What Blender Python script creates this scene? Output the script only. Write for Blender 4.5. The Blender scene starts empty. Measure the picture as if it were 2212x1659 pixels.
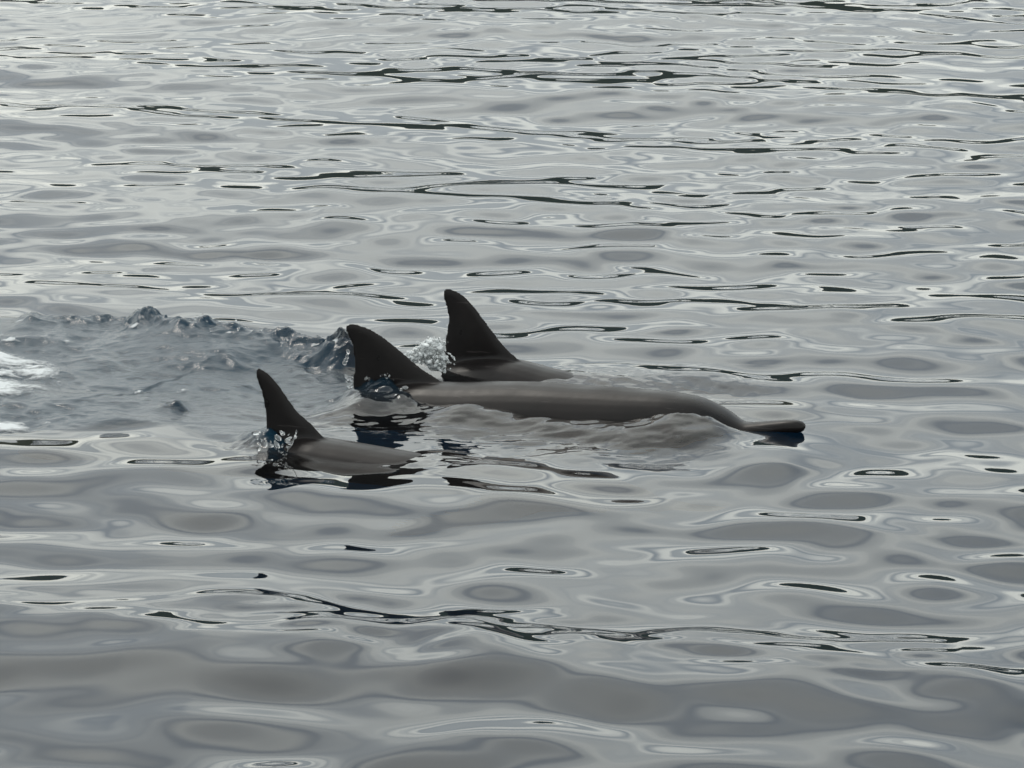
import bpy, bmesh, math, random
import numpy as np
from mathutils import Vector, Matrix

# ------------------------------------------------------------------ camera
SC = bpy.context.scene
COL = SC.collection
CAM_H, PITCH, HALF_FOV = 2.65, math.radians(11.0), math.radians(6.0)
cam_data = bpy.data.cameras.new('camera')
cam_data.sensor_fit = 'HORIZONTAL'
cam_data.angle = 2 * HALF_FOV
cam_data.clip_start, cam_data.clip_end = 0.1, 12000
cam = bpy.data.objects.new('camera', cam_data)
COL.objects.link(cam)
cam.location = (0, 0, CAM_H)
cam.rotation_euler = (math.pi / 2 - PITCH, 0, 0)
SC.camera = cam

# ------------------------------------------------------------------ sky, sun, exposure
SUN_EL, SUN_AZ = math.radians(48), math.radians(-24)      # azimuth from +Y, negative = left
world = bpy.data.worlds.new('World')
SC.world = world
world.use_nodes = True
wn, wl = world.node_tree.nodes, world.node_tree.links
wn.clear()


def N(nodes, kind, **kw):
    n = nodes.new(kind)
    for k, v in kw.items():
        if k == 'inp':
            for kk, vv in v.items():
                n.inputs[kk].default_value = vv
        else:
            setattr(n, k, v)
    return n


w_out = N(wn, 'ShaderNodeOutputWorld')
w_bg = N(wn, 'ShaderNodeBackground', inp={'Strength': 0.10})
sky = N(wn, 'ShaderNodeTexSky', sky_type='NISHITA', sun_disc=False, sun_elevation=SUN_EL,
        sun_rotation=SUN_AZ, air_density=1.0, dust_density=3.0, ozone_density=1.0)
tc = N(wn, 'ShaderNodeTexCoord')
sep = N(wn, 'ShaderNodeSeparateXYZ')
zc = N(wn, 'ShaderNodeMath', operation='MAXIMUM', inp={1: 0.0})
za = N(wn, 'ShaderNodeMath', operation='ADD', inp={1: 0.10})
dx = N(wn, 'ShaderNodeMath', operation='DIVIDE')
dy = N(wn, 'ShaderNodeMath', operation='DIVIDE')
cmb = N(wn, 'ShaderNodeCombineXYZ')
wl.new(tc.outputs['Generated'], sep.inputs[0])
wl.new(sep.outputs['Z'], zc.inputs[0]); wl.new(zc.outputs[0], za.inputs[0])
wl.new(sep.outputs['X'], dx.inputs[0]); wl.new(za.outputs[0], dx.inputs[1])
wl.new(sep.outputs['Y'], dy.inputs[0]); wl.new(za.outputs[0], dy.inputs[1])
wl.new(dx.outputs[0], cmb.inputs[0]); wl.new(dy.outputs[0], cmb.inputs[1])
nz = N(wn, 'ShaderNodeTexNoise', inp={'Scale': 1.1, 'Detail': 3.0, 'Roughness': 0.40, 'Distortion': 0.4})
wl.new(cmb.outputs[0], nz.inputs['Vector'])
ramp = N(wn, 'ShaderNodeValToRGB')
cr = ramp.color_ramp
cr.elements[0].position, cr.elements[0].color = 0.40, (7.6, 8.5, 9.0, 1)
cr.elements[1].position, cr.elements[1].color = 0.56, (17.2, 17.9, 16.9, 1)
wl.new(nz.outputs['Fac'], ramp.inputs[0])
mix = N(wn, 'ShaderNodeMix', data_type='RGBA', inp={0: 0.78})
wl.new(sky.outputs[0], mix.inputs[6]); wl.new(ramp.outputs[0], mix.inputs[7])
wl.new(mix.outputs[2], w_bg.inputs['Color'])
wl.new(w_bg.outputs[0], w_out.inputs['Surface'])

sun_data = bpy.data.lights.new('sun', 'SUN')
sun_data.energy = 0.5
sun_data.angle = math.radians(10)
sun_data.color = (1.0, 0.95, 0.86)
sun = bpy.data.objects.new('sun', sun_data)
COL.objects.link(sun)
sd = Vector((math.sin(SUN_AZ) * math.cos(SUN_EL), math.cos(SUN_AZ) * math.cos(SUN_EL), math.sin(SUN_EL)))
sun.rotation_euler = sd.to_track_quat('Z', 'Y').to_euler()

vs = SC.view_settings
vs.view_transform, vs.look, vs.exposure, vs.gamma = 'Standard', 'None', -0.08, 1.0
vs.use_curve_mapping = False
SC.render.engine = 'CYCLES'
SC.cycles.use_denoising = True
SC.cycles.max_bounces = 10
SC.cycles.transmission_bounces = 8
SC.cycles.sample_clamp_indirect = 8.0

# ------------------------------------------------------------------ helpers
FPX = 1106 / math.tan(HALF_FOV)


def ray(u, v):
    x, y = (u - 1106) / FPX, (829.5 - v) / FPX
    return np.array([x, math.cos(PITCH) + y * math.sin(PITCH), -math.sin(PITCH) + y * math.cos(PITCH)])


def ground(u, v, z=0.0):
    r = ray(u, v)
    t = (z - CAM_H) / r[2]
    return r[0] * t, r[1] * t


def on_plane(u, v, org, heading):
    """pixel -> (distance along heading from org, height) on the upright plane through org"""
    r = ray(u, v)
    hx, hy = heading
    nx, ny = -hy, hx
    t = (org[0] * nx + org[1] * ny) / (r[0] * nx + r[1] * ny)
    p = r * t
    return (p[0] - org[0]) * hx + (p[1] - org[1]) * hy, CAM_H + p[2]


def tag(o, label=None, cat=None, group=None, kind=None):
    for k, v in (('label', label), ('category', cat), ('group', group), ('kind', kind)):
        if v:
            o[k] = v
    return o


def mesh_obj(name, verts, faces, mat=None, parent=None, smooth=True):
    me = bpy.data.meshes.new(name)
    me.from_pydata([tuple(map(float, v)) for v in verts], [], faces)
    if smooth:
        me.polygons.foreach_set('use_smooth', [True] * len(me.polygons))
    if mat:
        me.materials.append(mat)
    o = bpy.data.objects.new(name, me)
    COL.objects.link(o)
    if parent:
        o.parent = parent
    return o


def new_mat(name):
    m = bpy.data.materials.new(name)
    m.use_nodes = True
    m.node_tree.nodes.clear()
    return m, m.node_tree.nodes, m.node_tree.links


def sstep(a, b, x):
    t = np.clip((x - a) / (b - a), 0, 1)
    return t * t * (3 - 2 * t)


def vnoise(x, y, seed):
    """smooth value noise, -1..1"""
    xi, yi = np.floor(x).astype(np.int64), np.floor(y).astype(np.int64)
    fx, fy = x - xi, y - yi
    fx, fy = fx ** 3 * (fx * (fx * 6 - 15) + 10), fy ** 3 * (fy * (fy * 6 - 15) + 10)

    def h(i, j):
        n = (i * 374761393 + j * 668265263 + seed * 144665531) & 0xffffffff
        n = ((n ^ (n >> 13)) * 1274126177) & 0xffffffff
        n = (n ^ (n >> 16)) & 0xffff
        return n / 32767.5 - 1
    return (h(xi, yi) * (1 - fx) + h(xi + 1, yi) * fx) * (1 - fy) + (h(xi, yi + 1) * (1 - fx) + h(xi + 1, yi + 1) * fx) * fy


# ------------------------------------------------------------------ the three dolphins: where they swim
def hd(deg):
    return math.cos(math.radians(deg)), -math.sin(math.radians(deg))


SWIM = {'far': ((0.026, 13.75), hd(20)), 'mid': ((-0.205, 13.33), hd(24.5)), 'near': ((-0.48, 12.68), hd(20))}


def along(name, s, lat=0.0):
    (ox, oy), (hx, hy) = SWIM[name]
    return ox + hx * s - hy * lat, oy + hy * s + hx * lat


def z1(pts):      # positions read off enlarged views of the photograph
    return [(648 + .293 * a, 594 + .293 * b) for a, b in pts]


def z2(pts):
    return [(1188 + .293 * a, 756 + .293 * b) for a, b in pts]


def z3(pts):
    return [(.3662 * a, 621 + .3662 * b) for a, b in pts]


def z4(pts):
    return [(486 + .2604 * a, 756 + .2604 * b) for a, b in pts]


def tops_from(key, pix):
    org, h = SWIM[key]
    return [on_plane(u, v, org, h) for u, v in pix]


# the near animal's back line
near_top = tops_from('near', z4([(900, 750), (1000, 765), (1150, 792), (1300, 818)]))
near_top += [(near_top[-1][0] + 0.10, near_top[-1][1] - 0.010), (near_top[-1][0] + 0.28, near_top[-1][1] - 0.046), (0.78, -0.17), (0.87, -0.215), (0.90, -0.26), (0.95, -0.27), (1.10, -0.275)]
near_top += [(-0.05, near_top[0][1] + 0.004), (-0.16, 0.018), (-0.30, -0.03), (-0.6, -0.10), (-0.95, -0.19), (-1.15, -0.26), (-1.36, -0.31)]


def smooth_interp(x, xs, ys):
    """monotone-ish cubic through points"""
    xs, ys = np.asarray(xs, float), np.asarray(ys, float)
    m = np.gradient(ys, xs)
    i = np.clip(np.searchsorted(xs, x) - 1, 0, len(xs) - 2)
    h = xs[i + 1] - xs[i]
    t = np.clip((x - xs[i]) / h, 0, 1)
    return (2 * t ** 3 - 3 * t ** 2 + 1) * ys[i] + (t ** 3 - 2 * t ** 2 + t) * h * m[i] + (-2 * t ** 3 + 3 * t ** 2) * ys[i + 1] + (t ** 3 - t ** 2) * h * m[i + 1]


# ------------------------------------------------------------------ the sea surface
def axis(segs, lo, hi, grow=1.085, far=5000.0):
    """coordinates: segs = [(from, to, step)], growing steps outside"""
    mid = []
    for a, b, st in segs:
        n = max(1, int(round((b - a) / st)))
        mid += list(a + (b - a) * np.arange(n) / n)
    mid.append(segs[-1][1])
    out, st, c = [], segs[-1][2], segs[-1][1]
    while c < far:
        st *= grow
        c += st
        out.append(c)
    pre, st, c = [], segs[0][2], segs[0][0]
    while c > -far:
        st *= grow
        c -= st
        pre.append(c)
    return np.array(pre[::-1] + mid + out)


X = axis([(-2.55, -1.45, 0.014), (-1.45, 1.0, 0.008), (1.0, 2.55, 0.014)], 0, 0)
Y = axis([(9.3, 12.3, 0.011), (12.3, 14.8, 0.007), (14.8, 17.2, 0.014), (17.2, 25.0, 0.022)], 0, 0)
GX, GY = np.meshgrid(X, Y)
SPX = np.gradient(X)[None, :] + 0 * GX
SPY = np.gradient(Y)[:, None] + 0 * GX
SP = np.maximum(SPX, SPY)

rng = np.random.default_rng(11)


def waves(n, lam0, lam1, slope, spread, seed, base_dir=83.0):
    """n random gravity waves sharing an rms slope"""
    r = np.random.default_rng(seed)
    z = np.zeros_like(GX)
    for i in range(n):
        lam = lam0 * (lam1 / lam0) ** r.random()
        th = math.radians(base_dir + r.normal() * spread)
        k = 2 * math.pi / lam
        a = slope / k * math.sqrt(2.0 / n)
        fade = np.clip((lam / SP - 4) / 6, 0, 1)
        z += fade * a * np.cos(k * (GX * math.cos(th) + GY * math.sin(th)) + r.random() * 6.283)
    return z


# calmer and rougher patches
patch = 0.5 + 0.5 * vnoise(GX * 0.55 + 3.1, GY * 0.33 + 7.7, 3)
patch2 = 0.5 + 0.5 * vnoise(GX * 0.9 + 13.1, GY * 0.5 + 1.7, 5)
far_k = sstep(14.5, 19.0, GY)
Z = waves(18, 1.1, 3.2, 0.021, 22, 1, 70.0) * (1 - 0.8 * np.exp(-(((GX + 0.2) / 1.3) ** 2 + ((GY - 13.2) / 0.9) ** 2)))
Z += waves(64, 0.24, 0.58, 0.056, 66, 2, 64.0) * (0.75 + 0.5 * patch) * (1.0 - 0.46 * far_k)
Z += waves(56, 0.13, 0.28, 0.034, 62, 3, 68.0) * (0.3 + 0.7 * patch2) * (0.58 + 0.62 * far_k)
Z += waves(40, 0.07, 0.14, 0.028, 70, 4) * (0.1 + 0.9 * patch * patch2) * (0.15 + 0.9 * far_k)


def line_dist(pix, z=0.0):
    P = [ground(u, v, z) for u, v in pix]
    d = np.full(GX.shape, 1e9)
    q = np.zeros(GX.shape)
    L = 0
    for (x0, y0), (x1, y1) in zip(P[:-1], P[1:]):
        l2 = (x1 - x0) ** 2 + (y1 - y0) ** 2
        t = np.clip(((GX - x0) * (x1 - x0) + (GY - y0) * (y1 - y0)) / l2, 0, 1)
        dd = np.hypot(GX - x0 - t * (x1 - x0), GY - y0 - t * (y1 - y0))
        m = dd < d
        d = np.where(m, dd, d)
        q = np.where(m, L + t * math.sqrt(l2), q)
        L += math.sqrt(l2)
    return d, q / L


def ridge(pix, amp, wf, wb, lump=0.0, seed=0, ends=0.25, z=0.0):
    """a long crest whose far face drops along a traced line on the water"""
    pts = sorted((*ground(p[0], p[1], z), p[2] if len(p) > 2 else 1.0) for p in pix)
    xs, ys = np.array([p[0] for p in pts]), np.array([p[1] for p in pts])
    yc = np.interp(GX, xs, ys)
    amp = amp * np.interp(GX, xs, [p[2] for p in pts])
    s = GY - yc
    s = s + 0.05 * vnoise(GX * 3.1 + seed, GY * 1.3, seed + 40)
    e = sstep(xs[0] - ends, xs[0] + ends * 0.5, GX) * (1 - sstep(xs[-1] - ends * 0.5, xs[-1] + ends, GX))
    s = s + wb * 0.7                                   # steepest back slope falls on the traced line
    p = np.where(s < 0, np.exp(-(s / wf) ** 2), np.exp(-(s / wb) ** 2))
    m = 1.0 + lump * vnoise(GX * 5.0 + seed * 3.3, GY * 2.0, seed + 90)
    return amp * p * e * m * np.clip((0.8 - SP) / 0.6, 0, 1)


RIDGES = [
    ([(-200, 1300, .5), (0, 1308, .55), (300, 1328, .7), (450, 1366, 1), (680, 1388, 1), (900, 1395, .6), (1260, 1440, .7)], 0.034, 0.55, 0.26, 0.25, 1),
    ([(950, 1372), (1250, 1390), (1500, 1400), (1900, 1415), (2212, 1410), (2500, 1410)], 0.0320, 0.55, 0.25, 0.3, 2),
    ([(1480, 1440), (1750, 1466), (2212, 1472)], 0.008, 0.3, 0.08, 0.4, 3),
    ([(890, 1580), (1050, 1600), (1330, 1640)], 0.0150, 0.35, 0.13, 0.3, 4),
    ([(1590, 1130), (1950, 1138), (2212, 1155), (2500, 1160)], 0.0115, 0.5, 0.12, 0.4, 5),
    ([(850, 708), (1300, 720), (1600, 712)], 0.0060, 0.5, 0.09, 0.5, 6),
    ([(1750, 690), (1950, 705), (2212, 745), (2500, 760)], 0.0125, 0.5, 0.15, 0.4, 7),
    ([(1100, 672), (1340, 676)], 0.004, 0.3, 0.06, 0.3, 8),
    ([(1380, 650), (1720, 656), (2212, 670)], 0.0055, 0.4, 0.08, 0.6, 9),
    ([(100, 610), (450, 632), (860, 640)], 0.0055, 0.5, 0.08, 0.5, 10),
    ([(520, 398), (830, 412), (1180, 396)], 0.006, 0.6, 0.12, 0.6, 11),
    ([(-100, 585), (200, 580), (420, 560)], 0.006, 0.5, 0.09, 0.6, 12),
    ([(470, 1296), (600, 1310), (740, 1328)], 0.0100, 0.22, 0.10, 0.6, 14, 0.12),
    ([(520, 1342), (640, 1352), (760, 1366)], 0.0090, 0.20, 0.10, 0.6, 15, 0.12),
    ([(430, 1392), (600, 1398), (720, 1400)], 0.0100, 0.16, 0.060, 0.6, 16, 0.12),
    ([(1480, 1385), (1640, 1398), (1820, 1402)], 0.0120, 0.2, 0.065, 0.6, 17, 0.12),
    ([(960, 1372), (1100, 1388), (1260, 1395)], 0.0110, 0.2, 0.060, 0.6, 18, 0.12),
    ([(820, 240), (1000, 268), (1300, 285)], 0.006, 0.7, 0.16, 0.6, 13),
]
for r in RIDGES:
    Z += ridge(*r)

# the torn band of short steep ripples in the foreground
d, q = line_dist([(-300, 1300), (0, 1310), (300, 1335), (600, 1352), (900, 1388), (1250, 1396), (1500, 1402), (1900, 1420), (2212, 1432), (2600, 1440)])
bw = np.interp(q, [0, .1, .25, .31, .37, .42, .46, .52, .60, .68, .80, 1], [.3, .3, .5, 1.1, 1.1, .6, .9, .8, .5, 1, .8, .6])
Z += waves(46, 0.10, 0.34, 0.070, 36, 31, 80.0) * bw * np.exp(-(d / 0.20) ** 2)

# the swimmers' own water: a smooth swell along the near side of the wake
Z += ridge([(-500, 940), (0, 957), (250, 975), (560, 1008), (900, 1030), (1200, 1045)], 0.034, 0.36, 0.5, 0.1, 21, 0.4)


def soft_region(pix, soft):
    """signed inside-ness of a traced polygon on the water"""
    P = np.array([ground(u, v) for u, v in pix])
    ins = np.zeros(GX.shape, bool)
    dist = np.full(GX.shape, 1e9)
    n = len(P)
    for i in range(n):
        x0, y0 = P[i]
        x1, y1 = P[(i + 1) % n]
        c = ((y0 > GY) != (y1 > GY)) & (GX < (x1 - x0) * (GY - y0) / (y1 - y0 + 1e-12) + x0)
        ins ^= c
        t = np.clip(((GX - x0) * (x1 - x0) + (GY - y0) * (y1 - y0)) / ((x1 - x0) ** 2 + (y1 - y0) ** 2), 0, 1)
        dist = np.minimum(dist, np.hypot(GX - x0 - t * (x1 - x0), GY - y0 - t * (y1 - y0)))
    return sstep(-soft, soft, np.where(ins, dist, -dist))


WAKE = soft_region([(-900, 640), (0, 693), (180, 702), (300, 694), (420, 742), (600, 750), (735, 785), (760, 850), (740, 890), (640, 900),
                    (600, 985), (520, 960), (380, 925), (200, 930), (0, 945), (-900, 930)], 0.05)
calm = 1 - 0.55 * WAKE
Z = Z * calm


WIN = (GX > -3.4) & (GX < 1.6) & (GY > 11.8) & (GY < 15.6)
WX, WY = GX[WIN], GY[WIN]


def turb(sx, sy, seed, octs=4, rough=0.55, ridged=False):
    """broken water, only worked out round the swimmers"""
    z = np.zeros_like(WX)
    a = 1.0
    for o in range(octs):
        n = vnoise(WX * sx * 2 ** o + 17.3 * o + 0.35 * WY * sx, WY * sy * 2 ** o + 5.1 * o, seed + o)
        z += a * ((0.5 - np.abs(n)) * 1.6 if ridged else n)
        a *= rough
    out = np.zeros_like(GX)
    out[WIN] = z
    return out


wake_var = 0.35 + 0.65 * sstep(-0.4, 0.6, turb(1.3, 1.0, 60, 2))
Z += WAKE * wake_var * 0.012 * turb(4.0, 3.6, 70, 4, 0.48)
Z += WAKE * wake_var * 0.0036 * turb(16.0, 12.0, 80, 2, 0.5, True)
Z += WAKE * 0.020 * turb(1.6, 1.7, 85, 2, 0.5)


# the broken crest along the far edge of the wake, with one peak
d, q = line_dist([(0, 712), (180, 720), (300, 722), (420, 752), (600, 760), (752, 792)])
crest = 0.014 + 0.040 * np.exp(-((q - 0.42) / 0.075) ** 2) + 0.012 * np.exp(-((q - 0.55) / 0.09) ** 2) + 0.030 * np.exp(-((q - 0.985) / 0.06) ** 2) \
    + 0.008 * np.exp(-((q - 0.82) / 0.05) ** 2)
lumps = 1 + 0.7 * turb(12, 8, 130, 4, 0.6)
(_, yl), (_, yr) = ground(0, 712), ground(752, 792)
back = GY > np.interp(GX, [ground(0, 712)[0], ground(300, 722)[0], ground(752, 792)[0]], [yl, ground(300, 722)[1], yr])
Z += 0.040 * np.exp(-(d / np.where(back, 0.13, 0.62)) ** 2) * (0.35 + 0.65 * WAKE) * sstep(-0.02, 0.10, q) * np.where(back, 1, 1 - 0.6 * sstep(0.8, 1.0, q))
Z += crest * np.exp(-(d / 0.085) ** 2) * lumps * sstep(-0.02, 0.12, q)
Z += 0.006 * np.exp(-(d / 0.10) ** 2) * turb(26, 20, 150, 2, 0.6) * sstep(0.3, 0.45, q)


def blob(u, v, ru, rv, z=0.0):
    x, y = ground(u, v, z)
    x1, _ = ground(u + ru, v, z)
    _, y1 = ground(u, v - rv, z)
    return np.exp(-(((GX - x) / (x1 - x)) ** 2 + ((GY - y) / (y1 - y)) ** 2))


# water heaped and torn at the fins
b = blob(840, 858, 95, 26)
Z += b * (0.042 + 0.026 * turb(13, 9, 170, 4, 0.6))
b = blob(590, 962, 62, 18)
Z += b * (0.028 + 0.022 * turb(15, 10, 190, 4, 0.6))
b = blob(700, 800, 80, 20)
Z += b * (0.004 + 0.012 * turb(15, 10, 200, 4, 0.6))
b = blob(372, 890, 34, 12)
Z += b * (0.016 + 0.012 * turb(20, 14, 210, 3, 0.6))
# thin film ruffled along the middle swimmer's side
d, q = line_dist([(890, 885), (1100, 893), (1363, 918), (1560, 925)])
Z += np.exp(-(d / 0.07) ** 2) * 0.0035 * turb(24, 16, 220, 3, 0.6)
# water riding up the middle swimmer's near flank
(ax_, ay_), (hx_, hy_) = SWIM['mid']
S_ = (GX - ax_) * hx_ + (GY - ay_) * hy_
T_ = -(GX - ax_) * hy_ + (GY - ay_) * hx_
up = sstep(-0.35, 0.0, S_) * (1 - sstep(0.85, 1.05, S_))
Z += 0.022 * np.exp(-((S_ - 0.92) / 0.30) ** 2 - ((T_ + 0.05) / np.where(T_ < -0.05, 0.30, 0.40)) ** 2)
Z += up * 0.032 * np.exp(-((T_ + 0.15) / np.where(T_ > -0.15, 0.075, 0.16)) ** 2) * (1 + 0.5 * vnoise(S_ * 5, T_ * 4, 301) + 0.25 * vnoise(S_ * 13, T_ * 11, 302))
Z += 0.020 * np.exp(-((S_ - 0.76) / 0.12) ** 2 - ((T_ + 0.10) / 0.045) ** 2) * (1 + 0.4 * turb(22, 16, 330, 3))
fr = sstep(-0.5, -0.2, S_) * (1 - sstep(0.8, 1.1, S_)) * sstep(-0.62, -0.35, T_) * (1 - sstep(-0.10, -0.02, T_))
Z += fr * 0.0022 * turb(11, 15, 310, 3, 0.62) + fr * 0.0030 * turb(5, 6, 320, 2, 0.5)
# ruffled strip between the far swimmer's shoulder and the middle one's head
d, q = line_dist([(1180, 818), (1400, 826), (1560, 842)])
Z += np.exp(-(d / 0.12) ** 2) * 0.0022 * turb(20, 12, 230, 3, 0.6)

# the head pushes a small bow swell before the beak
sy = GY - 12.42
Z += 0.030 * np.exp(-((GX - 0.70) / np.where(GX < 0.70, 0.16, 0.11)) ** 2 - (sy / np.where(sy < 0, 0.13, 0.36)) ** 2)
CHURN = np.clip(WAKE * (0.35 + 0.65 * wake_var) + 0.8 * blob(835, 856, 100, 30) + 0.8 * blob(590, 962, 62, 20), 0, 1)


Z += blob(940, 1005, 130, 22) * (0.0035 * turb(7, 8, 340, 3, 0.6) - 0.004)
# water swelling over the near swimmer's shoulders as they dip under
(nx_, ny_), (hx_, hy_) = SWIM['near']
S_ = (GX - nx_) * hx_ + (GY - ny_) * hy_
T_ = -(GX - nx_) * hy_ + (GY - ny_) * hx_
sel = (np.abs(T_) < 0.4) & (S_ > 0.1) & (S_ < 0.8)
nt_ = sorted(near_top)
zb = smooth_interp(S_[sel], [p[0] for p in nt_], [p[1] for p in nt_]) - T_[sel] ** 2 / 0.75 + 0.001
zb = np.where(True, zb - 0.05 * (1 - sstep(0.13, 0.30, S_[sel])), zb)
k_ = 0.010
Z[sel] = k_ * np.logaddexp(Z[sel] / k_, zb / k_)


def height_at(x, y):
    j = min(max(np.searchsorted(X, x) - 1, 0), len(X) - 2)
    i = min(max(np.searchsorted(Y, y) - 1, 0), len(Y) - 2)
    fx, fy = (x - X[j]) / (X[j + 1] - X[j]), (y - Y[i]) / (Y[i + 1] - Y[i])
    return (Z[i, j] * (1 - fx) + Z[i, j + 1] * fx) * (1 - fy) + (Z[i + 1, j] * (1 - fx) + Z[i + 1, j + 1] * fx) * fy


def grid_mesh(name, xx, yy, zz, mat):
    ny, nx = xx.shape
    me = bpy.data.meshes.new(name)
    nv = nx * ny
    me.vertices.add(nv)
    co = np.stack([xx, yy, zz], -1).reshape(-1).astype(np.float32)
    me.vertices.foreach_set('co', co)
    idx = np.arange(nv).reshape(ny, nx)
    q = np.stack([idx[:-1, :-1], idx[:-1, 1:], idx[1:, 1:], idx[1:, :-1]], -1).reshape(-1).astype(np.int32)
    nf = (nx - 1) * (ny - 1)
    me.loops.add(nf * 4)
    me.loops.foreach_set('vertex_index', q)
    me.polygons.add(nf)
    me.polygons.foreach_set('loop_start', np.arange(0, nf * 4, 4, dtype=np.int32))
    me.polygons.foreach_set('use_smooth', np.ones(nf, bool))
    me.update(calc_edges=True)
    me.materials.append(mat)
    o = bpy.data.objects.new(name, me)
    COL.objects.link(o)
    return o


m_sea, n, l = new_mat('sea_water')
o_ = N(n, 'ShaderNodeOutputMaterial')
p_ = N(n, 'ShaderNodeBsdfPrincipled', inp={'Base Color': (1, 1, 1, 1), 'Roughness': 0.0, 'IOR': 1.333, 'Transmission Weight': 1.0})
va = N(n, 'ShaderNodeVolumeAbsorption', inp={'Color': (0.22, 0.42, 0.50, 1), 'Density': 0.5})
ca = N(n, 'ShaderNodeAttribute', attribute_name='churn')          # broken, bubbly water
cg = N(n, 'ShaderNodeNewGeometry')
cn = N(n, 'ShaderNodeTexNoise', inp={'Scale': 32.0, 'Detail': 5.0, 'Roughness': 0.62})
cs = N(n, 'ShaderNodeMath', operation='MULTIPLY', inp={1: 0.40})
cb = N(n, 'ShaderNodeBump', inp={'Distance': 0.010})
cq = N(n, 'ShaderNodeMath', operation='MULTIPLY', inp={1: 0.26})
l.new(cg.outputs['Position'], cn.inputs['Vector']); l.new(cn.outputs['Fac'], cb.inputs['Height'])
l.new(ca.outputs['Fac'], cs.inputs[0]); l.new(cs.outputs[0], cb.inputs['Strength']); l.new(cb.outputs['Normal'], p_.inputs['Normal'])
l.new(ca.outputs['Fac'], cq.inputs[0]); l.new(cq.outputs[0], p_.inputs['Roughness'])
p2 = N(n, 'ShaderNodeBsdfPrincipled', inp={'Base Color': (0.008, 0.038, 0.066, 1), 'Roughness': 0.08, 'IOR': 1.333})   # bubbles under the surface
ck = N(n, 'ShaderNodeMath', operation='MULTIPLY', inp={1: 0.65})
cm = N(n, 'ShaderNodeMixShader')
l.new(cb.outputs['Normal'], p2.inputs['Normal']); l.new(ca.outputs['Fac'], ck.inputs[0])
l.new(ck.outputs[0], cm.inputs[0]); l.new(p_.outputs[0], cm.inputs[1]); l.new(p2.outputs[0], cm.inputs[2])
l.new(cm.outputs[0], o_.inputs['Surface'])
l.new(va.outputs[0], o_.inputs['Volume'])
sea = grid_mesh('sea', GX, GY, Z, m_sea)
at_ = sea.data.attributes.new('churn', 'FLOAT', 'POINT')
at_.data.foreach_set('value', CHURN.reshape(-1).astype(np.float32))
tag(sea, 'calm glossy grey sea surface with gentle swells around the swimming animals', 'sea', kind='structure')

m_bed, n, l = new_mat('deep_blue_bed')
o_ = N(n, 'ShaderNodeOutputMaterial')
p_ = N(n, 'ShaderNodeBsdfPrincipled', inp={'Base Color': (0.06, 0.15, 0.24, 1), 'Roughness': 1.0, 'Specular IOR Level': 0.0})
l.new(p_.outputs[0], o_.inputs['Surface'])
R = 5200.0
bed = mesh_obj('sea_bed', [(-R, -R, -3), (R, -R, -3), (R, R, -3), (-R, R, -3)], [(0, 1, 2, 3)], m_bed, smooth=False)
tag(bed, 'dark blue sea bed below the clear water', 'sea bed', kind='structure')

# ------------------------------------------------------------------ wooded hills across the water (they show as dark slivers in the swells)
m_hill, n, l = new_mat('hill_forest')
o_ = N(n, 'ShaderNodeOutputMaterial')
p_ = N(n, 'ShaderNodeBsdfPrincipled', inp={'Roughness': 0.9, 'Specular IOR Level': 0.1})
hn = N(n, 'ShaderNodeTexNoise', inp={'Scale': 0.05, 'Detail': 6.0})
hr = N(n, 'ShaderNodeValToRGB')
hr.color_ramp.elements[0].color = (0.018, 0.024, 0.019, 1)
hr.color_ramp.elements[1].color = (0.040, 0.050, 0.034, 1)
hg = N(n, 'ShaderNodeNewGeometry')
l.new(hg.outputs['Position'], hn.inputs['Vector']); l.new(hn.outputs['Fac'], hr.inputs[0])
l.new(hr.outputs[0], p_.inputs['Base Color']); l.new(p_.outputs[0], o_.inputs['Surface'])
na, nr = 260, 14
hv, hf = [], []
for i in range(na):
    a = math.radians(-75 + 150 * i / (na - 1))
    prof = 50 + 14 * math.sin(a * 5.0 + 0.6) + 9 * math.sin(a * 13 + 1) + 5 * math.sin(a * 31 + 2) + 22 * math.sin(a * 1.2)
    for j in range(nr):
        t = j / (nr - 1)
        rad = 900 + 420 * t
        jag = 3.0 * float(vnoise(np.array(i * 0.9), np.array(j * 0.8), 7)) + 2.0 * float(vnoise(np.array(i * 0.37), np.array(j * 0.5), 9))
        z = prof * math.sin(min(t * 1.4, 1) * math.pi / 2) * (1 + 0.25 * t) + jag * (1 if j else 0) - (2 if j == 0 else 0)
        hv.append((rad * math.sin(a), rad * math.cos(a), z))
for i in range(na - 1):
    for j in range(nr - 1):
        hf.append((i * nr + j, (i + 1) * nr + j, (i + 1) * nr + j + 1, i * nr + j + 1))
hills = mesh_obj('wooded_hills', hv, hf, m_hill)
tag(hills, 'dark wooded hills along the shore across the water', 'hills', kind='structure')

# ------------------------------------------------------------------ dolphins
m_skin, n, l = new_mat('wet_dolphin_skin')
o_ = N(n, 'ShaderNodeOutputMaterial')
p_ = N(n, 'ShaderNodeBsdfPrincipled', inp={'Roughness': 0.40, 'Specular IOR Level': 0.18})
tcn = N(n, 'ShaderNodeTexCoord')
n1 = N(n, 'ShaderNodeTexNoise', inp={'Scale': 6.0, 'Detail': 6.0, 'Roughness': 0.6})
r1 = N(n, 'ShaderNodeValToRGB')
r1.color_ramp.elements[0].position, r1.color_ramp.elements[0].color = 0.3, (0.009, 0.008, 0.008, 1)
r1.color_ramp.elements[1].position, r1.color_ramp.elements[1].color = 0.75, (0.016, 0.0125, 0.012, 1)
n2 = N(n, 'ShaderNodeTexNoise', inp={'Scale': 60.0, 'Detail': 4.0})
b1 = N(n, 'ShaderNodeBump', inp={'Strength': 0.08, 'Distance': 0.003})
mp = N(n, 'ShaderNodeMapping', inp={'Scale': (5.0, 30.0, 55.0), 'Rotation': (0.0, 0.35, 0.0)})
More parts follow.
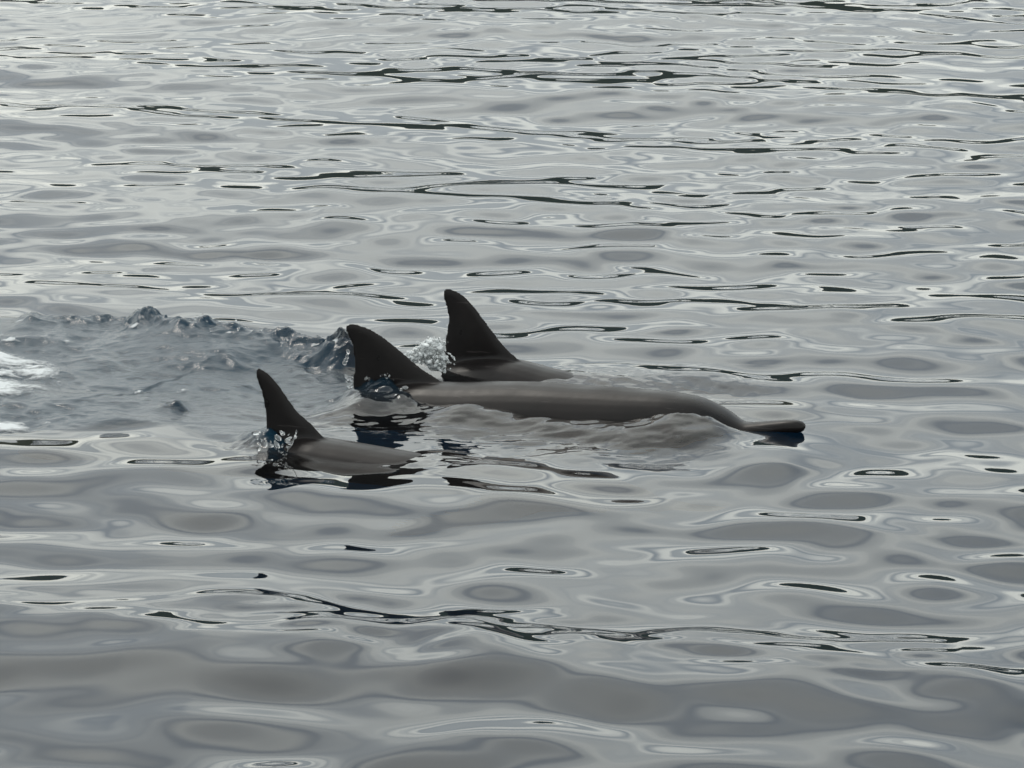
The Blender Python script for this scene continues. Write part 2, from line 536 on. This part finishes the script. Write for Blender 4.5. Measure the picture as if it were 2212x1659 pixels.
n3 = N(n, 'ShaderNodeTexNoise', inp={'Scale': 1.6, 'Detail': 3.0})
r3 = N(n, 'ShaderNodeValToRGB')                                   # old rake marks
r3.color_ramp.elements[0].position, r3.color_ramp.elements[0].color = 0.66, (0, 0, 0, 1)
r3.color_ramp.elements[1].position, r3.color_ramp.elements[1].color = 0.72, (1, 1, 1, 1)
mk = N(n, 'ShaderNodeMix', data_type='RGBA', inp={7: (0.036, 0.031, 0.030, 1)})
rr = N(n, 'ShaderNodeMapRange', inp={1: 0.3, 2: 0.7, 3: 0.24, 4: 0.46})
l.new(tcn.outputs['Object'], mp.inputs['Vector']); l.new(mp.outputs[0], n3.inputs['Vector']); l.new(n3.outputs['Fac'], r3.inputs[0])
l.new(r3.outputs[0], mk.inputs[0]); l.new(r1.outputs[0], mk.inputs[6]); l.new(mk.outputs[2], p_.inputs['Base Color'])
l.new(n1.outputs['Fac'], rr.inputs[0]); l.new(rr.outputs[0], p_.inputs['Roughness'])
l.new(tcn.outputs['Object'], n1.inputs['Vector']); l.new(tcn.outputs['Object'], n2.inputs['Vector'])
l.new(n1.outputs['Fac'], r1.inputs[0])
l.new(n2.outputs['Fac'], b1.inputs['Height']); l.new(b1.outputs['Normal'], p_.inputs['Normal'])
l.new(p_.outputs[0], o_.inputs['Surface'])

m_eye, n, l = new_mat('dolphin_eye')
o_ = N(n, 'ShaderNodeOutputMaterial')
p_ = N(n, 'ShaderNodeBsdfPrincipled', inp={'Base Color': (0.008, 0.007, 0.007, 1), 'Roughness': 0.1})
l.new(p_.outputs[0], o_.inputs['Surface'])

# distance from the beak tip: body depth, half width
ANAT = [(0.0, 0.010, 0.007), (0.006, 0.024, 0.017), (0.02, 0.036, 0.026), (0.06, 0.040, 0.031), (0.12, 0.046, 0.037), (0.17, 0.070, 0.048),
        (0.20, 0.105, 0.065), (0.23, 0.145, 0.085), (0.28, 0.20, 0.108), (0.36, 0.26, 0.130), (0.50, 0.33, 0.155), (0.75, 0.385, 0.178),
        (1.0, 0.41, 0.185), (1.2, 0.40, 0.178), (1.5, 0.33, 0.145), (1.8, 0.235, 0.100), (2.05, 0.15, 0.062), (2.25, 0.09, 0.036), (2.38, 0.05, 0.026), (2.45, 0.02, 0.015)]
AT = np.array(ANAT)


def resample(poly, n):
    P = np.array(poly, float)
    seg = np.hypot(*(P[1:] - P[:-1]).T)
    c = np.concatenate([[0], np.cumsum(seg)])
    t = c[-1] * np.linspace(0, 1, n)
    # smooth the traced polyline a little
    q = np.stack([np.interp(t, c, P[:, 0]), np.interp(t, c, P[:, 1])], 1)
    for _ in range(4):
        q[1:-1] = 0.25 * q[:-2] + 0.5 * q[1:-1] + 0.25 * q[2:]
    return q


def foil(lead, trail, half_t, flare, n=40, m=9):
    """fin loft: lead/trail are polylines tip -> base in a plane; returns (u, w, thickness offset) rings"""
    L, T = resample(lead, n), resample(trail, n)
    rings = []
    for k in range(n):
        f = k / (n - 1)
        ht = half_t * (0.22 + 0.78 * f ** 0.8) * min(1.0, (0.02 + f) / 0.10) ** 0.5 + flare * max(0, (f - 0.8) / 0.2) ** 2
        ring = []
        for sgn in (1, -1):
            rngm = range(m) if sgn == 1 else range(m - 2, 0, -1)
            for i in rngm:
                c = 0.5 - 0.5 * math.cos(math.pi * i / (m - 1))
                th = 2.6 * (0.2969 * math.sqrt(c) - 0.126 * c - 0.3516 * c * c + 0.2843 * c ** 3 - 0.0836 * c ** 4) * 2 * 1.45
                p = L[k] * (1 - c) + T[k] * c
                ring.append((p[0], p[1], sgn * ht * max(th, 0.10)))
        rings.append(ring)
    return rings


def add_loft(bm, rings, close_ends=True):
    vs = [[bm.verts.new(p) for p in r] for r in rings]
    k = len(rings[0])
    for a, b in zip(vs[:-1], vs[1:]):
        for i in range(k):
            bm.faces.new((a[i], a[(i + 1) % k], b[(i + 1) % k], b[i]))
    if close_ends:
        bm.faces.new(vs[0][::-1])
        bm.faces.new(vs[-1])


def dolphin(key, top_pts, lead_pix, trail_pix, label, beak_s=1.10):
    """local frame: x forward along the heading, z up, origin on the water under the front of the fin"""
    org, h = SWIM[key]
    lead = [on_plane(u, v, org, h) for u, v in lead_pix]
    trail = [on_plane(u, v, org, h) for u, v in trail_pix]
    bm = bmesh.new()
    # body
    tops = sorted(top_pts)                    # (s, z of the back)
    ts, tz = [p[0] for p in tops], [p[1] for p in tops]
    stations = np.unique(np.concatenate([np.linspace(0, 0.03, 6), np.linspace(0.03, 0.4, 26), np.linspace(0.4, 2.45, 60)]))
    rings = []
    K = 40
    for t in stations:
        s = beak_s - t
        zt = float(smooth_interp(s, ts, tz))
        dep = float(np.interp(t, AT[:, 0], AT[:, 1]))
        hw = float(np.interp(t, AT[:, 0], AT[:, 2]))
        ring = []
        for i in range(K):
            a = 2 * math.pi * i / K
            ca, sa = math.cos(a), math.sin(a)
            ring.append((s, hw * math.copysign(abs(ca) ** 0.95, ca), zt - dep / 2 + dep / 2 * math.copysign(abs(sa) ** 0.95, sa)))
        rings.append(ring)
    add_loft(bm, rings)
    # dorsal fin (the base runs on down into the back)
    lz = [(lead[-1][0] - 0.005, lead[-1][1] - 0.05)]
    tzp = [(trail[-1][0] + 0.01, trail[-1][1] - 0.06)]
    fr = foil(lead + lz, trail + tzp, 0.017, 0.012)
    add_loft(bm, [[(a, c, b) for a, b, c in r] for r in fr])
    # flippers
    sh = beak_s - 0.52
    zsh = float(smooth_interp(sh, ts, tz)) - 0.24
    for sg in (1, -1):
        fl = foil([(-0.30, 0.34), (-0.18, 0.30), (-0.04, 0.18), (0.06, 0.06), (0.08, 0.0)], [(-0.30, 0.34), (-0.27, 0.25), (-0.17, 0.13), (-0.10, 0.05), (-0.09, 0.0)], 0.011, 0.008, 16, 7)
        add_loft(bm, [[(sh + a, sg * (0.11 + b * 0.8), zsh - b * 0.55 + c) for a, b, c in r] for r in fl])
    # flukes
    st = beak_s - 2.34
    zst = float(smooth_interp(st, ts, tz)) - 0.04
    for sg in (1, -1):
        fl = foil([(-0.17, 0.29), (-0.10, 0.22), (0.0, 0.10), (0.08, 0.0)], [(-0.17, 0.29), (-0.16, 0.20), (-0.13, 0.08), (-0.10, 0.0)], 0.012, 0.006, 16, 7)
        add_loft(bm, [[(st + a, sg * b, zst + c) for a, b, c in r] for r in fl])
    bmesh.ops.recalc_face_normals(bm, faces=bm.faces)
    me = bpy.data.meshes.new('dolphin_rough')
    bm.to_mesh(me)
    bm.free()
    tmp = bpy.data.objects.new('dolphin_rough', me)
    COL.objects.link(tmp)
    md = tmp.modifiers.new('union', 'REMESH')
    md.mode, md.voxel_size, md.use_smooth_shade = 'VOXEL', 0.0055, True
    ms = tmp.modifiers.new('soften', 'SMOOTH')
    ms.factor, ms.iterations = 0.5, 8
    dg = bpy.context.evaluated_depsgraph_get()
    me2 = bpy.data.meshes.new_from_object(tmp.evaluated_get(dg))
    bpy.data.objects.remove(tmp)
    bpy.data.meshes.remove(me)
    me2.name = 'dolphin'
    me2.materials.clear()
    me2.materials.append(m_skin)
    me2.polygons.foreach_set('use_smooth', [True] * len(me2.polygons))
    o = bpy.data.objects.new('dolphin', me2)
    COL.objects.link(o)
    o.location = (org[0], org[1], 0)
    o.rotation_euler = (0, 0, math.atan2(h[1], h[0]))
    tag(o, label, 'dolphin', 'dolphins swimming abreast')
    # eyes
    for sg in (1, -1):
        bm = bmesh.new()
        bmesh.ops.create_uvsphere(bm, u_segments=12, v_segments=8, radius=0.012)
        me = bpy.data.meshes.new('eye')
        bm.to_mesh(me)
        bm.free()
        me.materials.append(m_eye)
        e = bpy.data.objects.new('eye', me)
        COL.objects.link(e)
        se = beak_s - 0.31
        e.parent = o
        e.location = (se, sg * 0.128, float(smooth_interp(se, ts, tz)) - 0.15)
    return o


# far animal: only fin and shoulder break the surface
far_top = tops_from('far', z1([(1700, 655), (1800, 695), (1920, 733), (2060, 785)]))
far_top = [(a, b + 0.012 * i / 3) for i, (a, b) in enumerate(far_top)]
far_top += [(far_top[-1][0] + 0.12, far_top[-1][1] - 0.030), (0.75, -0.15), (0.87, -0.20), (0.90, -0.245), (0.95, -0.255), (1.10, -0.26)]
far_top += [(-0.02, 0.046), (-0.15, 0.040), (-0.30, -0.01), (-0.55, -0.08), (-0.9, -0.17), (-1.15, -0.25), (-1.36, -0.30)]
dolphin('far', far_top,
        z1([(1075, 98), (1120, 98), (1160, 110), (1210, 150), (1280, 215), (1350, 315), (1420, 405), (1500, 510), (1560, 570), (1640, 636)]),
        z1([(1075, 98), (1050, 108), (1041, 132), (1060, 190), (1080, 250), (1088, 330), (1080, 400), (1067, 450), (1060, 500), (1040, 570), (1000, 660)]),
        'dolphin with the tallest upright dorsal fin, swimming beyond the other two')

# middle animal: back, melon and beak all show
mid_top = tops_from('mid', z1([(1180, 796), (1480, 790), (1800, 798)]) +
                    z2([(260, 266), (650, 292), (950, 322), (1100, 355), (1180, 388), (1260, 430), (1320, 465), (1355, 492)]))
beak = tops_from('mid', z2([(1420, 529), (1520, 530), (1650, 521), (1780, 514), (1845, 523)]))
tip = on_plane(*z2([(1884, 562)])[0], *SWIM['mid'])
mid_top += beak + [(tip[0], tip[1] + 0.006)]
s0, h0 = mid_top[0]
mid_top += [(s0 - 0.15, h0 - 0.012), (-0.32, -0.02), (-0.6, -0.09), (-0.95, -0.17), (-1.15, -0.24), (-1.36, -0.30)]
dolphin('mid', mid_top,
        z1([(370, 357), (400, 357), (430, 360), (500, 385), (570, 420), (650, 480), (740, 550), (830, 630), (900, 690), (1000, 748), (1080, 800)]),
        z1([(370, 357), (335, 366), (316, 388), (345, 440), (375, 500), (387, 570), (390, 640), (388, 720), (370, 800)]),
        'dolphin with its whole back, rounded head and beak above the water', beak_s=tip[0])

# near animal
dolphin('near', near_top,
        z3([(1520, 470), (1535, 471), (1555, 480), (1600, 515), (1660, 590), (1720, 680), (1770, 745), (1830, 790), (1860, 825), (1900, 872), (1945, 905)]),
        z3([(1520, 470), (1502, 478), (1497, 495), (1510, 540), (1540, 620), (1558, 720), (1566, 800), (1560, 870), (1540, 930)]),
        'dolphin with the narrow near-black dorsal fin, swimming in front of the others')


# ------------------------------------------------------------------ thrown water, droplets and foam
def thrown(name, white):
    m, n, l = new_mat(name)
    thrown_nodes(n, l, white)
    return m


def thrown_nodes(n, l, white):
    o_ = N(n, 'ShaderNodeOutputMaterial')
    g_ = N(n, 'ShaderNodeBsdfPrincipled', inp={'Base Color': (1, 1, 1, 1), 'Roughness': 0.02, 'IOR': 1.333, 'Transmission Weight': 1.0})
    w_ = N(n, 'ShaderNodeBsdfPrincipled', inp={'Base Color': (0.80, 0.82, 0.82, 1), 'Roughness': 0.4})
    wn_ = N(n, 'ShaderNodeTexNoise', inp={'Scale': 70.0, 'Detail': 3.0})
    wr_ = N(n, 'ShaderNodeMapRange', inp={1: 0.36, 2: 0.54, 3: 0.02, 4: white})
    tg_ = N(n, 'ShaderNodeTexCoord')
    mx_ = N(n, 'ShaderNodeMixShader')
    l.new(tg_.outputs['Object'], wn_.inputs['Vector']); l.new(wn_.outputs['Fac'], wr_.inputs[0])
    l.new(wr_.outputs[0], mx_.inputs[0]); l.new(g_.outputs[0], mx_.inputs[1]); l.new(w_.outputs[0], mx_.inputs[2])
    l.new(mx_.outputs[0], o_.inputs['Surface'])


m_spray, m_clear = thrown('white_spray', 0.92), thrown('clear_thrown_water', 0.16)

ICO = bmesh.new()
bmesh.ops.create_icosphere(ICO, subdivisions=1, radius=1.0)
ICO_V = np.array([v.co[:] for v in ICO.verts])
ICO_F = [[v.index for v in f.verts] for f in ICO.faces]
ICO.free()


def splash(org, balls, label, voxel, mat):
    """balls: (x, y, z, r, stretch axis, stretch) in world space; fused into lumps, strands and loose drops"""
    V, Fc = [], []
    for x, y, z, r, ax, st in balls:
        v = ICO_V * r
        a = np.array(ax)
        v = v + np.outer(v @ a, a) * (st - 1)
        b = len(V)
        V += [(p[0] + x - org[0], p[1] + y - org[1], p[2] + z - org[2]) for p in v]
        Fc += [[i + b for i in f] for f in ICO_F]
    tmp = mesh_obj('rough_splash', V, Fc)
    md = tmp.modifiers.new('fuse', 'REMESH')
    md.mode, md.voxel_size = 'VOXEL', voxel
    ms = tmp.modifiers.new('soften', 'SMOOTH')
    ms.factor, ms.iterations = 0.5, 2
    dg = bpy.context.evaluated_depsgraph_get()
    me = bpy.data.meshes.new_from_object(tmp.evaluated_get(dg))
    old = tmp.data
    bpy.data.objects.remove(tmp)
    bpy.data.meshes.remove(old)
    me.name = 'splash'
    me.materials.clear()
    me.materials.append(mat)
    me.polygons.foreach_set('use_smooth', [True] * len(me.polygons))
    o = bpy.data.objects.new('splash', me)
    COL.objects.link(o)
    o.location = org
    return tag(o, label, 'splash', kind='stuff')


def at_depth(u, v, y):
    r = ray(u, v)
    t = y / r[1]
    return r[0] * t, y, CAM_H + r[2] * t


def unit(r):
    v = r.normal(size=3)
    return v / np.linalg.norm(v)


def strand(r, pts, y, r0, r1, wob=2.0):
    out = []
    P = np.array(pts, float)
    for i in range(len(P) - 1):
        m = 9
        for k in range(m):
            t = k / m
            u, v = P[i] * (1 - t) + P[i + 1] * t + r.normal(size=2) * wob
            x, yy, z = at_depth(u, v, y + r.normal() * 0.006)
            out.append((x, yy, z, r0 + (r1 - r0) * r.random(), unit(r), 1.3))
    return out


# white plume between the two far fins
r = np.random.default_rng(5)
Yp = 13.66
balls = []
for i in range(760):
    f = r.random()
    u = 876 + 84 * f ** 0.8 + r.normal() * 5
    top = 768 - 34 * math.sin(min(1, f * 1.15) * math.pi * 0.62)
    bot = 772 + 34 * f
    v = top + (bot - top) * r.random() + r.normal() * 2
    x, y, z = at_depth(u, v, Yp + r.normal() * 0.020)
    balls.append((x, y, z, 0.0019 + 0.0052 * r.random() ** 2, unit(r), 1 + 1.6 * r.random()))
balls += strand(r, [(930, 752), (950, 757), (968, 762), (978, 772), (984, 779)], Yp - 0.03, 0.0018, 0.0034, 1.0)
balls += strand(r, [(920, 735), (945, 740), (962, 750)], Yp, 0.0018, 0.003, 1.5)
balls += strand(r, [(890, 760), (915, 745), (940, 752)], Yp, 0.0018, 0.003, 1.5)
for u, v in ((974, 784), (981, 787), (902, 738), (946, 731), (960, 734), (925, 728)):
    x, y, z = at_depth(u, v, Yp - 0.02)
    balls.append((x, y, z, 0.0030, unit(r), 1.3))
x, y, z = at_depth(920, 790, Yp)
splash((x, y, 0), balls, 'white plume of spray between the two farther dorsal fins', 0.0017, m_spray)

# torn sheet of water at the near fin
r = np.random.default_rng(6)
balls = []
Yn = 12.56
for i in range(34):
    f = r.random()
    u = 545 + 92 * f + r.normal() * 4
    v = 958 + 30 * (r.random() - 0.5) * (1.4 - 0.5 * f) - 12 * f * f + r.normal() * 4
    x, y, z = at_depth(u, v, Yn + r.normal() * 0.02)
    balls.append((x, y, z, 0.0025 + 0.0062 * r.random() ** 2, unit(r), 1 + 1.6 * r.random()))
balls += strand(r, [(640, 930), (636, 945), (628, 962), (618, 980)], Yn, 0.0018, 0.0034, 1.0)
balls += strand(r, [(575, 955), (600, 972), (618, 985)], Yn, 0.0018, 0.003, 1.5)
x, y, z = at_depth(600, 980, Yn)
splash((x, y, 0), balls, 'glassy torn water at the foot of the narrow near-black fin', 0.0022, m_clear)

# broken water at the middle fin
r = np.random.default_rng(8)
balls = []
for i in range(240):
    u = 745 + 150 * r.random()
    v = 812 + 0.22 * (u - 745) + 34 * r.random() ** 1.3 + r.normal() * 3
    gx, gy = ground(u, v + 6)
    gz = height_at(gx, gy)
    balls.append((gx, gy, gz + 0.004 + 0.008 * r.random(), 0.0018 + 0.0045 * r.random() ** 2, unit(r), 1 + 1.4 * r.random()))
for i in range(70):
    f = r.random()
    u, v = 870 + 480 * f + r.normal() * 6, 875 + 32 * f + r.normal() * 3
    gx, gy = ground(u, v)
    balls.append((gx, gy, height_at(gx, gy) + 0.003, 0.0014 + 0.0028 * r.random() ** 2, unit(r), 1 + r.random()))
x, y = ground(830, 870)
splash((x, y, 0), balls, 'ruffled water beading along the side of the long-backed dolphin', 0.0018, m_clear)

# droplets on the breaking crest of the wake
r = np.random.default_rng(9)
balls = []
for i in range(150):
    f = r.random()
    u = np.interp(f, [0, .35, .7, 1], [310, 430, 600, 752]) + r.normal() * 8
    v = np.interp(u, [300, 420, 600, 752], [712, 745, 756, 782]) + r.normal() * 9
    gx, gy = ground(u, v + 6)
    balls.append((gx, gy, height_at(gx, gy) + 0.002 + 0.006 * r.random(), 0.0014 + 0.0034 * r.random() ** 2, unit(r), 1 + r.random()))
for v, u in ((760, 752), (770, 750), (778, 747), (785, 744)):
    x, y, z = at_depth(u, v, 13.75)
    balls.append((x, y, z, 0.006, unit(r), 1.5))
x, y = ground(500, 750)
splash((x, y, 0), balls, 'droplets scattered along the breaking crest of the wake', 0.0018, m_clear)

# foam
m_foam, n, l = new_mat('foam')
o_ = N(n, 'ShaderNodeOutputMaterial')
p_ = N(n, 'ShaderNodeBsdfPrincipled', inp={'Base Color': (0.74, 0.76, 0.77, 1), 'Roughness': 0.7})
fb = N(n, 'ShaderNodeTexVoronoi', inp={'Scale': 130.0})
fg = N(n, 'ShaderNodeNewGeometry')
fp = N(n, 'ShaderNodeBump', inp={'Strength': 0.6, 'Distance': 0.004})
l.new(fg.outputs['Position'], fb.inputs['Vector']); l.new(fb.outputs['Distance'], fp.inputs['Height'])
l.new(fp.outputs['Normal'], p_.inputs['Normal'])
fa = N(n, 'ShaderNodeAttribute', attribute_name='cover')          # how thick the bubbles lie
fz = N(n, 'ShaderNodeTexNoise', inp={'Scale': 55.0, 'Detail': 4.0, 'Roughness': 0.65})
f1 = N(n, 'ShaderNodeMath', operation='ADD')
f2 = N(n, 'ShaderNodeMapRange', inp={1: 0.55, 2: 1.15, 3: 0.0, 4: 0.92})
ft = N(n, 'ShaderNodeBsdfTransparent')
fm = N(n, 'ShaderNodeMixShader')
l.new(fg.outputs['Position'], fz.inputs['Vector'])
l.new(fa.outputs['Fac'], f1.inputs[0]); l.new(fz.outputs['Fac'], f1.inputs[1]); l.new(f1.outputs[0], f2.inputs[0])
l.new(f2.outputs[0], fm.inputs[0]); l.new(ft.outputs[0], fm.inputs[1]); l.new(p_.outputs[0], fm.inputs[2])
l.new(fm.outputs[0], o_.inputs['Surface'])
mask = np.zeros_like(GX)
for poly in ([(-160, 770), (-40, 775), (30, 788), (70, 796), (98, 812), (100, 824), (85, 826), (45, 812), (0, 800), (-160, 800)],
             [(-160, 835), (0, 838), (30, 846), (72, 848), (80, 856), (40, 862), (0, 868), (-160, 872)],
             [(4, 926), (24, 924), (34, 934), (10, 940)]):
    mask = np.maximum(mask, soft_region(poly, 0.07))
cover = mask * (1.0 + 0.8 * turb(7, 9, 440, 4, 0.6))
flecks = WAKE * sstep(1.0, 1.7, turb(9, 12, 400, 4, 0.65) + 0.5 * turb(2.0, 1.6, 420, 2)) * 0.5
cover = np.clip(np.maximum(cover, flecks), 0, 1)
keep = cover > 0.04
q = keep[:-1, :-1] & keep[1:, :-1] & keep[:-1, 1:] & keep[1:, 1:]
ii, jj = np.nonzero(q)
nxg = GX.shape[1]
quad = np.stack([ii * nxg + jj, ii * nxg + jj + 1, (ii + 1) * nxg + jj + 1, (ii + 1) * nxg + jj], -1)
used, inv = np.unique(quad, return_inverse=True)
FZ = Z + 0.002 + 0.006 * cover * (1 + 0.5 * turb(40, 30, 460, 2))
verts = np.stack([GX.reshape(-1)[used], GY.reshape(-1)[used], FZ.reshape(-1)[used]], -1)
foam = mesh_obj('foam', verts, inv.reshape(-1, 4).tolist(), m_foam)
at_ = foam.data.attributes.new('cover', 'FLOAT', 'POINT')
at_.data.foreach_set('value', cover.reshape(-1)[used].astype(np.float32))
tag(foam, 'white foam patches drifting on the churned wake', 'foam', kind='stuff')
